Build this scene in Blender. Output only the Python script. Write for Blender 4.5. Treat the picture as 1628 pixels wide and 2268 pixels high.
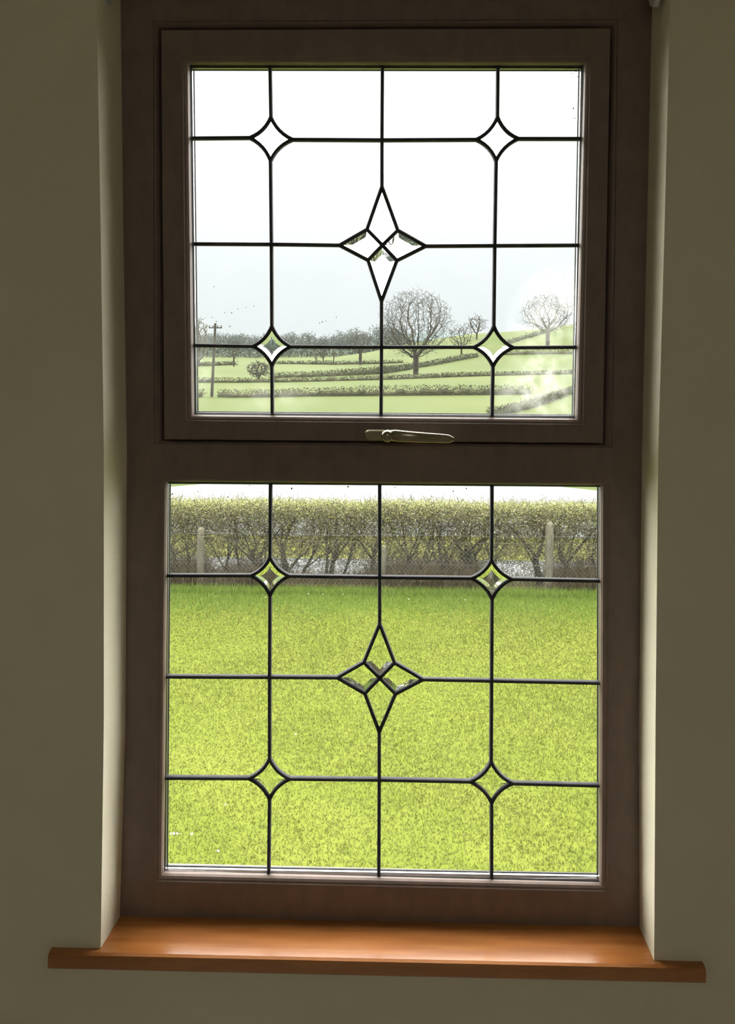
import bpy, math, random
import numpy as np
from mathutils import Vector, Matrix

for o in list(bpy.data.objects): bpy.data.objects.remove(o)
scene = bpy.context.scene
COL = scene.collection
random.seed(7); RNG = np.random.default_rng(7)

# ------------------------------------------------------------------ camera
W, H = 1628, 2268
FPX = 1740.0
PY0 = 811.0                      # principal row (vertical shift lens)
YAW, PITCH, ROLL = math.radians(1.2), math.radians(1.2), 0.0055
CAM = Vector((0.0, -1.22, 1.55))
F_ = Vector((-math.sin(YAW)*math.cos(PITCH), math.cos(YAW)*math.cos(PITCH), -math.sin(PITCH)))
X_ = Vector((math.cos(YAW), math.sin(YAW), 0))
U_ = X_.cross(F_)
R_ = X_*math.cos(ROLL) + U_*math.sin(ROLL)
V_ = -X_*math.sin(ROLL) + U_*math.cos(ROLL)
cam_d = bpy.data.cameras.new('camera'); cam = bpy.data.objects.new('camera', cam_d); COL.objects.link(cam)
cam.matrix_world = Matrix(((R_.x, V_.x, -F_.x, CAM.x), (R_.y, V_.y, -F_.y, CAM.y), (R_.z, V_.z, -F_.z, CAM.z), (0, 0, 0, 1)))
cam_d.sensor_width = 36; cam_d.sensor_fit = 'AUTO'; cam_d.lens = FPX/H*36
cam_d.shift_y = (PY0 - H/2)/H
cam_d.clip_start = 0.02; cam_d.clip_end = 6000
scene.camera = cam

# ------------------------------------------------------------------ world, sun, exposure
w = bpy.data.worlds.new('overcast_sky'); scene.world = w; w.use_nodes = True
nt = w.node_tree; nt.nodes.clear()
out = nt.nodes.new('ShaderNodeOutputWorld'); bg = nt.nodes.new('ShaderNodeBackground')
tc = nt.nodes.new('ShaderNodeTexCoord'); sx = nt.nodes.new('ShaderNodeSeparateXYZ'); rp = nt.nodes.new('ShaderNodeValToRGB')
nt.links.new(tc.outputs['Generated'], sx.inputs[0]); nt.links.new(sx.outputs['Z'], rp.inputs[0])
nt.links.new(rp.outputs[0], bg.inputs['Color']); nt.links.new(bg.outputs[0], out.inputs[0])
# overcast sky: brightness climbs steadily from the horizon to the zenith
cr = rp.color_ramp
cr.elements[0].position = 0.0; cr.elements[0].color = (.222, .236, .243, 1)
cr.elements[1].position = 1.0; cr.elements[1].color = (1.0, .99, .98, 1)
for p_, v_ in ((.09, (.243, .254, .26)), (.25, (.31, .32, .325)), (.42, (.50, .505, .505)), (.70, (.82, .82, .815))):
    e = cr.elements.new(p_); e.color = (*v_, 1)
bg.inputs['Strength'].default_value = 4.0
sun_d = bpy.data.lights.new('soft_sun', 'SUN'); sun_d.energy = 23.0; sun_d.angle = math.radians(160); sun_d.color = (1, .98, .94)
sun = bpy.data.objects.new('soft_sun', sun_d); COL.objects.link(sun)
sun.rotation_euler = (math.radians(-52), 0, 0); sun.location = (0, 0, 30)
# added unseen fill lamp at the ceiling behind the camera, brightens the room
cl_d = bpy.data.lights.new('added_fill_light', 'AREA'); cl_d.shape = 'SQUARE'; cl_d.size = .5; cl_d.energy = 5.5; cl_d.color = (.88, .94, 1)
cl = bpy.data.objects.new('added_fill_light', cl_d); COL.objects.link(cl); cl.location = (0, -2.7, 2.49)
scene.view_settings.view_transform = 'Standard'; scene.view_settings.look = 'None'
scene.view_settings.gamma = 1; scene.view_settings.use_curve_mapping = False
scene.view_settings.exposure = 0.0

# ------------------------------------------------------------------ helpers
GZ = -3.2                                    # garden level below the upstairs floor
def ray(px, py): return F_*FPX + R_*(px - W/2) + V_*(PY0 - py)
def P(px, py, y=0.0):
    d = ray(px, py); t = (y - CAM.y)/d.y; return CAM + d*t

def hill(x, y):
    """rise of the ground above garden level"""
    x = np.asarray(x, float); y = np.asarray(y, float)
    u = x/np.maximum(y, 1.0)
    A = np.interp(u, [-.16, -.06, 0, .03, .10, .18, .25, .45, .8], [0, 1.0, 5.0, 7.6, 11.8, 13.8, 17.2, 24, 26])
    t = np.clip((y - 160)/190, 0, 1)
    f = t**1.6
    f = np.where(y > 350, 1.0 - 0.5*np.clip((y-350)/400, 0, 1), f)
    return A*f
def gz(x, y): return GZ + float(hill(x, y))
def ground_hit(px, py, dmax=900):
    d = ray(px, py); d = d/d.y
    ys = np.concatenate([np.arange(2, 160, .25), np.arange(160, dmax, 1.0)])
    t = ys - CAM.y
    xs = CAM.x + d.x*t; zs = CAM.z + d.z*t
    g = GZ + hill(xs, ys)
    k = np.nonzero(zs <= g)[0]
    i = k[0] if len(k) else len(ys) - 1
    return Vector((xs[i], ys[i], float(g[i])))
def px_size(y): return (y - CAM.y)/FPX

def mesh_np(name, V, Fc, smooth=False):
    """V (n,3); Fc list of index tuples or (m,k) array"""
    me = bpy.data.meshes.new(name)
    V = np.asarray(V, dtype=np.float32).reshape(-1, 3)
    if isinstance(Fc, np.ndarray):
        m, k = Fc.shape
        me.vertices.add(len(V)); me.vertices.foreach_set('co', V.ravel())
        me.loops.add(m*k); me.loops.foreach_set('vertex_index', Fc.astype(np.int32).ravel())
        me.polygons.add(m); me.polygons.foreach_set('loop_start', np.arange(0, m*k, k, dtype=np.int32))
        me.update(calc_edges=True)
    else:
        me.from_pydata([tuple(map(float, v)) for v in V], [], Fc)
    if smooth: me.shade_smooth()
    return me
def link(name, me, mat, parent=None, **props):
    o = bpy.data.objects.new(name, me); COL.objects.link(o)
    if mat: me.materials.append(mat)
    if parent is not None:
        o.parent = parent
    for k, v in props.items(): o[k] = v
    return o
def local(V, root):
    V = np.asarray(V, float).reshape(-1, 3)
    if root is None: return V
    return V - np.array(ORG.get(root.name, (0, 0, 0)))
ORG = {}
def part(name, V, Fc, mat, root=None, smooth=False, **props):
    o = link(name, mesh_np(name, local(V, root), Fc, smooth), mat, root, **props)
    ORG[o.name] = ORG.get(root.name, (0, 0, 0)) if root is not None else (0, 0, 0)
    return o
def empty(name, loc, label=None, cat=None, group=None, kind=None):
    o = bpy.data.objects.new(name, None); COL.objects.link(o); o.location = loc; o.empty_display_size = .1
    if label: o['label'] = label
    if cat: o['category'] = cat
    if group: o['group'] = group
    if kind: o['kind'] = kind
    ORG[o.name] = tuple(loc); return o
class MB:
    def __init__(s): s.v = []; s.f = []
    def add(s, V, Fc):
        n = len(s.v); s.v += [tuple(v) for v in V]; s.f += [tuple(i + n for i in f) for f in Fc]
    def box(s, a, b):
        x0, y0, z0 = a; x1, y1, z1 = b
        s.add([(x0,y0,z0),(x1,y0,z0),(x1,y1,z0),(x0,y1,z0),(x0,y0,z1),(x1,y0,z1),(x1,y1,z1),(x0,y1,z1)],
              [(0,3,2,1),(4,5,6,7),(0,1,5,4),(1,2,6,5),(2,3,7,6),(3,0,4,7)])
def loft(loops, closed=True, cap0=False, cap1=False):
    """loops: list of equally long vertex rings"""
    n = len(loops[0]); V = [p for l in loops for p in l]; Fc = []
    for i in range(len(loops) - 1):
        for k in range(n if closed else n - 1):
            a, b = i*n + k, i*n + (k + 1) % n
            Fc.append((a, b, b + n, a + n))
    if cap0: Fc.append(tuple(reversed(range(n))))
    if cap1: Fc.append(tuple((len(loops) - 1)*n + k for k in range(n)))
    return V, Fc
def prisms(P0, P1, R0, R1, n=3):
    """tapered n-sided prisms, returns V, quads"""
    P0, P1 = np.asarray(P0, float), np.asarray(P1, float); R0, R1 = np.asarray(R0, float), np.asarray(R1, float)
    d = P1 - P0; L = np.linalg.norm(d, axis=1, keepdims=True); L[L == 0] = 1; d = d/L
    up = np.where(np.abs(d[:, 2:3]) > .9, np.array([[1., 0, 0]]), np.array([[0., 0, 1]]))
    a = np.cross(d, up); a /= np.linalg.norm(a, axis=1, keepdims=True); b = np.cross(d, a)
    m = len(P0); V = np.zeros((m, 2*n, 3))
    for k in range(n):
        c, s = math.cos(2*math.pi*k/n), math.sin(2*math.pi*k/n)
        o = a*c + b*s
        V[:, k] = P0 + o*R0[:, None]; V[:, n + k] = P1 + o*R1[:, None]
    base = (np.arange(m)*2*n)[:, None]
    Fc = np.concatenate([base + np.array([[k, (k+1) % n, n + (k+1) % n, n + k]]) for k in range(n)])
    return V.reshape(-1, 3), Fc
def quads_rand(C, S, rng, aspect=.6, flat=0.0):
    m = len(C); n1 = rng.normal(size=(m, 3)); n1[:, 2] *= (1 - flat); n1 /= np.linalg.norm(n1, axis=1, keepdims=True)
    n2 = np.cross(n1, rng.normal(size=(m, 3))); n2 /= np.linalg.norm(n2, axis=1, keepdims=True)
    S = np.asarray(S)[:, None]
    V = np.stack([C - n1*S, C - n2*S*aspect, C + n1*S, C + n2*S*aspect], 1).reshape(-1, 3)
    Fc = (np.arange(m)*4)[:, None] + np.array([[0, 1, 2, 3]])
    return V, Fc

# ------------------------------------------------------------------ materials
def newmat(name):
    m = bpy.data.materials.new(name); m.use_nodes = True; t = m.node_tree
    return m, t, t.nodes['Principled BSDF'], t.nodes['Material Output']
def noise_mat(name, c1, c2, scale=5, rough=.8, detail=4, bump=0, bscale=None, spec=.3, stretch=None, coat=0, c3=None, ramp=(.35, .65), island=False, trans=0):
    m, t, b, o = newmat(name); N = t.nodes.new; L = t.links.new
    co = N('ShaderNodeTexCoord'); mp = N('ShaderNodeMapping'); L(co.outputs['Object'], mp.inputs[0])
    if stretch: mp.inputs['Scale'].default_value = stretch
    nz = N('ShaderNodeTexNoise'); nz.inputs['Scale'].default_value = scale; nz.inputs['Detail'].default_value = detail; L(mp.outputs[0], nz.inputs['Vector'])
    r = N('ShaderNodeValToRGB'); r.color_ramp.elements[0].position = ramp[0]; r.color_ramp.elements[1].position = ramp[1]
    r.color_ramp.elements[0].color = (*c1, 1); r.color_ramp.elements[1].color = (*c2, 1)
    if c3: e = r.color_ramp.elements.new((ramp[0]+ramp[1])/2); e.color = (*c3, 1)
    if island:
        g = N('ShaderNodeNewGeometry'); L(g.outputs['Random Per Island'], r.inputs[0])
    else: L(nz.outputs['Fac'], r.inputs[0])
    L(r.outputs[0], b.inputs['Base Color'])
    b.inputs['Roughness'].default_value = rough; b.inputs['Specular IOR Level'].default_value = spec
    b.inputs['Coat Weight'].default_value = coat; b.inputs['Coat Roughness'].default_value = .2
    if bump:
        n2 = N('ShaderNodeTexNoise'); n2.inputs['Scale'].default_value = bscale or scale*6; n2.inputs['Detail'].default_value = 3; L(mp.outputs[0], n2.inputs['Vector'])
        bp = N('ShaderNodeBump'); bp.inputs['Strength'].default_value = bump; bp.inputs['Distance'].default_value = .01
        L(n2.outputs['Fac'], bp.inputs['Height']); L(bp.outputs[0], b.inputs['Normal'])
    if trans:
        tr = N('ShaderNodeBsdfTranslucent'); L(r.outputs[0], tr.inputs[0]); mx = N('ShaderNodeMixShader'); mx.inputs[0].default_value = trans
        L(b.outputs[0], mx.inputs[1]); L(tr.outputs[0], mx.inputs[2]); L(mx.outputs[0], o.inputs[0])
    return m
def glass_mat(name, veil=0.0, smudges=()):
    """thin window glass: clear, with a film of dust that scatters daylight (veil) and rubbed smears at given places"""
    m, t, b, o = newmat(name); N = t.nodes.new; L = t.links.new; t.nodes.remove(b)
    tr = N('ShaderNodeBsdfTransparent'); tr.inputs[0].default_value = (.985, .995, .985, 1)
    gl = N('ShaderNodeBsdfGlossy'); gl.inputs['Roughness'].default_value = 0.0
    lw = N('ShaderNodeLayerWeight'); lw.inputs[0].default_value = .5
    pw = N('ShaderNodeMath'); pw.operation = 'POWER'; L(lw.outputs['Facing'], pw.inputs[0]); pw.inputs[1].default_value = 5
    fr = N('ShaderNodeMath'); fr.operation = 'MULTIPLY_ADD'; L(pw.outputs[0], fr.inputs[0]); fr.inputs[1].default_value = .8; fr.inputs[2].default_value = .04
    m1 = N('ShaderNodeMixShader'); L(fr.outputs[0], m1.inputs[0]); L(tr.outputs[0], m1.inputs[1]); L(gl.outputs[0], m1.inputs[2])
    last = m1
    if veil or smudges:
        tl = N('ShaderNodeBsdfTranslucent'); tl.inputs[0].default_value = (.95, .97, .93, 1)
        g = N('ShaderNodeNewGeometry')
        nz = N('ShaderNodeTexNoise'); nz.inputs['Scale'].default_value = 14; nz.inputs['Detail'].default_value = 6; L(g.outputs['Position'], nz.inputs['Vector'])
        tot = N('ShaderNodeMath'); tot.operation = 'MULTIPLY'; L(nz.outputs['Fac'], tot.inputs[0]); tot.inputs[1].default_value = 2*veil
        for (c, rx, rz, amt) in smudges:
            mp = N('ShaderNodeVectorMath'); mp.operation = 'SUBTRACT'; L(g.outputs['Position'], mp.inputs[0]); mp.inputs[1].default_value = c
            ms = N('ShaderNodeVectorMath'); ms.operation = 'MULTIPLY'; L(mp.outputs[0], ms.inputs[0]); ms.inputs[1].default_value = (1/rx, 0, 1/rz)
            ln = N('ShaderNodeVectorMath'); ln.operation = 'LENGTH'; L(ms.outputs[0], ln.inputs[0])
            mr = N('ShaderNodeMapRange'); mr.inputs['From Min'].default_value = 1.0; mr.inputs['From Max'].default_value = .3; L(ln.outputs['Value'], mr.inputs['Value'])
            n2 = N('ShaderNodeTexNoise'); n2.inputs['Scale'].default_value = 45; n2.inputs['Detail'].default_value = 5; L(g.outputs['Position'], n2.inputs['Vector'])
            r2 = N('ShaderNodeMapRange'); r2.inputs['From Min'].default_value = .3; r2.inputs['From Max'].default_value = .7; L(n2.outputs['Fac'], r2.inputs['Value'])
            a = N('ShaderNodeMath'); a.operation = 'MULTIPLY'; L(mr.outputs[0], a.inputs[0]); L(r2.outputs[0], a.inputs[1])
            a2 = N('ShaderNodeMath'); a2.operation = 'MULTIPLY_ADD'; L(a.outputs[0], a2.inputs[0]); a2.inputs[1].default_value = amt; L(tot.outputs[0], a2.inputs[2]); tot = a2
        m2 = N('ShaderNodeMixShader'); L(tot.outputs[0], m2.inputs[0]); L(last.outputs[0], m2.inputs[1]); L(tl.outputs[0], m2.inputs[2]); last = m2
    L(last.outputs[0], o.inputs[0]); return m
def flat(name, c, rough=.5, metal=0, spec=.5):
    m, t, b, o = newmat(name); b.inputs['Base Color'].default_value = (*c, 1); b.inputs['Roughness'].default_value = rough
    b.inputs['Metallic'].default_value = metal; b.inputs['Specular IOR Level'].default_value = spec; return m

M_wall = noise_mat('cream_emulsion_paint', (.80, .74, .57), (.86, .80, .63), 3, .85, 5, bump=.08, bscale=160, spec=.2)
M_ceil = flat('white_ceiling_paint', (.8, .79, .75), .9)
M_floor = noise_mat('beige_carpet', (.42, .36, .27), (.50, .43, .33), 60, .95)
M_frame = noise_mat('dark_mahogany_foil', (.20, .145, .118), (.235, .165, .135), 9, .45, 8, bump=.03, stretch=(6, 1, 3), spec=.5)
M_sill = noise_mat('varnished_orange_wood', (.38, .13, .03), (.50, .19, .05), 5, .24, 8, bump=.05, bscale=60, stretch=(1.2, 14, 6), spec=.5, coat=.8)
M_gasket = flat('black_rubber', (.02, .02, .02), .6)
M_spacer = flat('aluminium_spacer', (.75, .76, .78), .28, 1)
M_lead = noise_mat('dark_lead', (.028, .028, .032), (.05, .05, .055), 40, .7, spec=.3)
M_metal = flat('polished_gold_metal', (.34, .29, .21), .22, 1)
M_white = flat('white_plastic', (.75, .77, .8), .35)
M_clear = glass_mat('clear_glass', .002)
sm1 = P(1215, 750, .01); sm2 = P(1190, 870, .01); sm3 = P(1240, 660, .01); sm4 = P(600, 880, .01); sm5 = P(450, 800, .01)
M_upper = glass_mat('dusty_glass', .007, [(tuple(sm1), .075, .11, 0.144), (tuple(sm2), .085, .06, 0.176), (tuple(sm3), .06, .06, 0.096), (tuple(sm4), .09, .03, 0.064), (tuple(sm5), .03, .08, 0.080)])
m, t, b, o_ = newmat('bevel_glass'); t.nodes.remove(b); g_ = t.nodes.new('ShaderNodeBsdfGlass'); g_.inputs['IOR'].default_value = 1.5; g_.inputs['Roughness'].default_value = 0
g_.inputs['Color'].default_value = (.97, .99, .975, 1); t.links.new(g_.outputs[0], o_.inputs[0]); M_bevel = m

# ------------------------------------------------------------------ room shell
WY = -0.07                                   # room face of the window wall
RX, RY, RH = 2.2, -4.2, 2.55
# jamb edges of the opening: room-side edge (on the wall face) and window-side edge (against the frame)
Lf = [P(x, y, WY) for x, y in ((214,-60),(215,60),(223,500),(230,1000),(230,1600),(223,2096))]
Lb = [P(x, y, 0) for x, y in ((269,-60),(271,60),(276,500),(284,1000),(281,1600),(268,2034))]
Rf = [P(x, y, WY) for x, y in ((1487,-60),(1483,60),(1472,500),(1458,1000),(1452,1600),(1449,2121))]
Rb = [P(x, y, 0) for x, y in ((1445,-60),(1441,60),(1431,500),(1420,1000),(1413,1600),(1415,2051))]
SZ = P(840, 2038, 0).z                        # top of the sill board
TZ = P(840, -52, 0).z                         # head of the opening
for lst in (Lf, Lb, Rf, Rb):
    lst[-1].z = SZ - .005; lst[0].z = TZ
def strip(a, b):
    V = list(a) + list(b); n = len(a); return V, [(i, i+1, n+i+1, n+i) for i in range(n-1)]
wl = MB()
Lo = [Vector((-RX, WY, p.z)) for p in Lf]; Ro = [Vector((RX, WY, p.z)) for p in Rf]
wl.add(*strip(Lo, Lf)); wl.add(*strip(Rf, Ro)); wl.add(*strip(Lf, Lb)); wl.add(*strip(Rb, Rf))
z0 = SZ - .005
wl.add([(-RX, WY, TZ), (RX, WY, TZ), (RX, WY, RH), (-RX, WY, RH)], [(0, 1, 2, 3)])
wl.add([(-RX, WY, 0), (RX, WY, 0), (RX, WY, z0), (-RX, WY, z0)], [(0, 1, 2, 3)])
wl.add([Lf[0], Rf[0], Rb[0], Lb[0]], [(0, 1, 2, 3)])
wl.add([Lf[-1], Rf[-1], Rb[-1], Lb[-1]], [(3, 2, 1, 0)])
# masonry behind, around the frame
xl, xr = min(p.x for p in Lb) - .012, max(p.x for p in Rb) + .012
zb, zt = SZ - .02, TZ + .012
for a, b_ in (((-RX, 0.002, 0), (xl, .13, RH)), ((xr, 0.002, 0), (RX, .13, RH)), ((xl, 0.002, 0), (xr, .06, zb-.01)), ((xl, 0.002, zt), (xr, .13, RH))):
    wl.box(a, b_)
wall = part('wall_front', wl.v, wl.f, M_wall, kind='structure')
def slab(name, a, b, mat):
    q = MB(); q.box(a, b); return part(name, q.v, q.f, mat, kind='structure')
slab('floor', (-RX-.1, RY-.1, -.1), (RX+.1, .13, 0), M_floor)
ceil = slab('ceiling', (-RX-.1, RY-.1, RH), (RX+.1, .13, RH+.1), M_ceil)
q = MB(); q.box((-.27, -2.97, 2.5), (.27, -2.43, RH)); part('added_light_housing', q.v, q.f, M_white, ceil)  # unseen housing added for the fill lamp
slab('wall_left', (-RX-.1, RY, 0), (-RX, .13, RH), M_wall)
slab('wall_right', (RX, RY, 0), (RX+.1, .13, RH), M_wall)
slab('wall_back', (-RX-.1, RY-.1, 0), (RX+.1, RY, RH), M_wall)
for s, n in (((0, RY+.0, 0), 'back'),):
    slab('baseboard_'+n, (-RX, RY, 0), (RX, RY+.018, .12), M_white)
slab('baseboard_front', (-RX, WY-.018, 0), (RX, WY, .12), M_white)

# ------------------------------------------------------------------ the window
win = empty('window_1', (0, 0.03, SZ), kind='structure')
def loopxz(c, y, off=0.0):
    """c: 4 corners (TL,TR,BR,BL) as Vectors; off > 0 grows outward"""
    cx = sum(p.x for p in c)/4; cz = sum(p.z for p in c)/4
    return [(p.x + (off if p.x > cx else -off), y, p.z + (off if p.z > cz else -off)) for p in c]
# corners in the frame's own face plane
fy, sy = -.004, -.016
FO = [Vector((xl+.001, 0, zt-.001)), Vector((xr-.001, 0, zt-.001)), Vector((xr-.001, 0, SZ+.001)), Vector((xl+.001, 0, SZ+.001))]
SO = [P(x, y, sy) for x, y in ((357,67),(1352,63),(1335,981),(364,973))]
SI = [P(x, y, sy) for x, y in ((417,139),(1296,140),(1277,927),(427,919))]
LI = [P(x, y, fy) for x, y in ((368,1069),(1333,1077),(1331,1962),(359,1940))]
# fixed frame: outer ring pieces + transom, one moulded surface per member
def rail(a0, a1, b0, b1, yf, yb=.06):
    """bar whose room face is the quad a0,a1 (outer edge) b1,b0 (inner edge); inner edge rounded"""
    a0, a1, b0, b1 = [Vector((p[0], 0, p[1])) for p in (a0, a1, b0, b1)]
    prof = [(0, yb), (0, yf), ]
    L = []
    pts = [(0.0, yb), (0.0, yf+.002), (.003, yf), (None, yf), ]
    rows = []
    def lerp(p, q_, d):
        v = q_ - p; n = v.length; return p + v*(d/n)
    for s in ((a0, b0), (a1, b1)):
        p, q_ = s
        n = (q_ - p).length
        row = [(p, yb), (p, yf+.0), (lerp(p, q_, .002), yf), (lerp(p, q_, n-.014), yf), (lerp(p, q_, n-.012), yf+.0015), (lerp(p, q_, n-.008), yf+.002),
               (lerp(p, q_, n-.0035), yf+.004), (lerp(p, q_, n-.001), yf+.0075), (q_, yf+.0115), (lerp(p, q_, n-.006), yf+.0115), (lerp(p, q_, n-.008), yf+.026), (lerp(p, q_, n-.045), yf+.027), (lerp(p, q_, n-.045), yb)]
        rows.append([(r.x, y, r.z) for r, y in row])
    return loft(rows, closed=True, cap0=True, cap1=True)
def xz(p): return (p.x, p.z)
def ring_parts(name, O, I, yf, yb, root, mat):
    # mitred bars: top, right, bottom, left
    for k in range(4):
        V, Fc = rail(xz(O[k]), xz(O[(k+1) % 4]), xz(I[k]), xz(I[(k+1) % 4]), yf, yb)
        part(name, V, Fc, mat, root)
# upper opening of fixed frame (rebate the sash shuts against)
RO = [P(x, y, fy) for x, y in ((352,62),(1356,58),(1339,983),(359,975))]
midz_l, midz_r = (RO[3].z + LI[0].z)/2, (RO[2].z + LI[1].z)/2
fr = MB()
UO = [FO[0], FO[1], Vector((FO[1].x, 0, midz_r)), Vector((FO[0].x, 0, midz_l))]
LO = [Vector((FO[0].x, 0, midz_l)), Vector((FO[1].x, 0, midz_r)), FO[2], FO[3]]
frame_root = None
for k, nm in ((0, 'frame_head'), (1, 'frame_jamb'), (3, 'frame_jamb')):
    V, Fc = rail(xz(UO[k]), xz(UO[(k+1) % 4]), xz(RO[k]), xz(RO[(k+1) % 4]), fy, .07); part(nm, V, Fc, M_frame, win)
for k, nm in ((1, 'frame_jamb'), (2, 'frame_bottom_rail'), (3, 'frame_jamb')):
    V, Fc = rail(xz(LO[k]), xz(LO[(k+1) % 4]), xz(LI[k]), xz(LI[(k+1) % 4]), fy, .07); part(nm, V, Fc, M_frame, win)
tr = MB()
tr.add(*rail(xz(UO[2]), xz(UO[3]), xz(RO[2]), xz(RO[3]), fy, .07)); tr.add(*rail(xz(LO[0]), xz(LO[1]), xz(LI[0]), xz(LI[1]), fy, .07))
part('transom', tr.v, tr.f, M_frame, win)
# black strip standing in for the shadow in the gap round the sash
V, Fc = loft([loopxz(RO, .012, .006), loopxz(RO, .012, -.012), loopxz(RO, .02, -.012)]); part('sash_gap_shade', V, Fc, M_gasket, win)
for k, nm in ((0, 'sash_top_rail'), (1, 'sash_stile'), (2, 'sash_bottom_rail'), (3, 'sash_stile')):
    V, Fc = rail(xz(SO[k]), xz(SO[(k+1) % 4]), xz(SI[k]), xz(SI[(k+1) % 4]), sy, .06); part(nm, V, Fc, M_frame, win)

# leaded panels -----------------------------------------------------------
GY = sy + .0125
def cell_path(kind, nd, hside, vside):
    """boundary around one corner node from horizontal tip to vertical tip (px coords)"""
    if kind == 'x': return [nd['c']]
    h, v = nd[hside], nd[vside]
    if kind == 'd': return bez(h, v, nd['c'])
    return [h, nd[vside[0] + hside[0]], v]
def bez(a, b, c, n=6):
    mx, my = (a[0]+b[0])/2, (a[1]+b[1])/2; kx, ky = mx + (c[0]-mx)*.42, my + (c[1]-my)*.42
    return [((1-t)**2*a[0] + 2*t*(1-t)*kx + t*t*b[0], (1-t)**2*a[1] + 2*t*(1-t)*ky + t*t*b[1]) for t in [i/n for i in range(n+1)]]
def came(pts, root, hw=.0029):
    q = [P(x, y, GY) for x, y in pts]; rows = []
    for i, p in enumerate(q):
        a = q[max(i-1, 0)]; b = q[min(i+1, len(q)-1)]; d = (b - a); d.y = 0; d.normalize(); n = Vector((-d.z, 0, d.x))
        rows.append([tuple(p + n*u*hw + Vector((0, yy, 0))) for u, yy in ((-1, .0005), (-.75, -.0022), (0, -.0034), (.75, -.0022), (1, .0005), (1, .0045), (.5, .0062), (-.5, .0062), (-1, .0045))])
    V, Fc = loft(rows, closed=True, cap0=True, cap1=True)
    part('lead_strip', V, Fc, M_lead, root)
def pane(poly, root, mat, name='pane'):
    f = [P(x, y, GY + .0005) for x, y in poly]; b = [p + Vector((0, .0035, 0)) for p in f]
    V = [tuple(p) for p in f + b]; n = len(f)
    # one optical surface (front) plus edges; the body stays thin
    Fc = [tuple(range(n))] + [(i, n+i, n+(i+1) % n, (i+1) % n) for i in range(n)]
    part(name, V, Fc, mat, root)
def inset(poly, d):
    n = len(poly); out = []
    cx = sum(p[0] for p in poly)/n; cy = sum(p[1] for p in poly)/n
    for i in range(n):
        p0, p1, p2 = poly[i-1], poly[i], poly[(i+1) % n]
        def nrm(a, b):
            dx, dy = b[0]-a[0], b[1]-a[1]; l = math.hypot(dx, dy); nx, ny = -dy/l, dx/l
            if (cx-a[0])*nx + (cy-a[1])*ny < 0: nx, ny = -nx, -ny
            return nx, ny
        n1, n2 = nrm(p0, p1), nrm(p1, p2); bx, by = n1[0]+n2[0], n1[1]+n2[1]; k = d/(1 + n1[0]*n2[0] + n1[1]*n2[1])
        out.append((p1[0] + bx*k, p1[1] + by*k))
    return out
def bevel_piece(poly, inner, rise, root):
    rim, top, back = .0015, .0015 + rise, 0.0
    yb = GY + .004
    A = [P(x, y, GY) for x, y in poly]; B = [P(x, y, GY) for x, y in inner]; n = len(A)
    V = [(p.x, yb, p.z) for p in A] + [(p.x, yb - rim, p.z) for p in A] + [(p.x, yb - top, p.z) for p in B]
    Fc = [tuple(reversed(range(n)))]
    for r in (0, 1):
        for i in range(n):
            a, b = r*n + i, r*n + (i+1) % n; Fc.append((a, b, b+n, a+n))
    Fc.append(tuple(2*n + i for i in range(n)))
    o = part('bevelled_pane', V, Fc, M_bevel, root)
    import bmesh
    bm = bmesh.new(); bm.from_mesh(o.data); bmesh.ops.recalc_face_normals(bm, faces=bm.faces); bm.to_mesh(o.data); bm.free()
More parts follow.
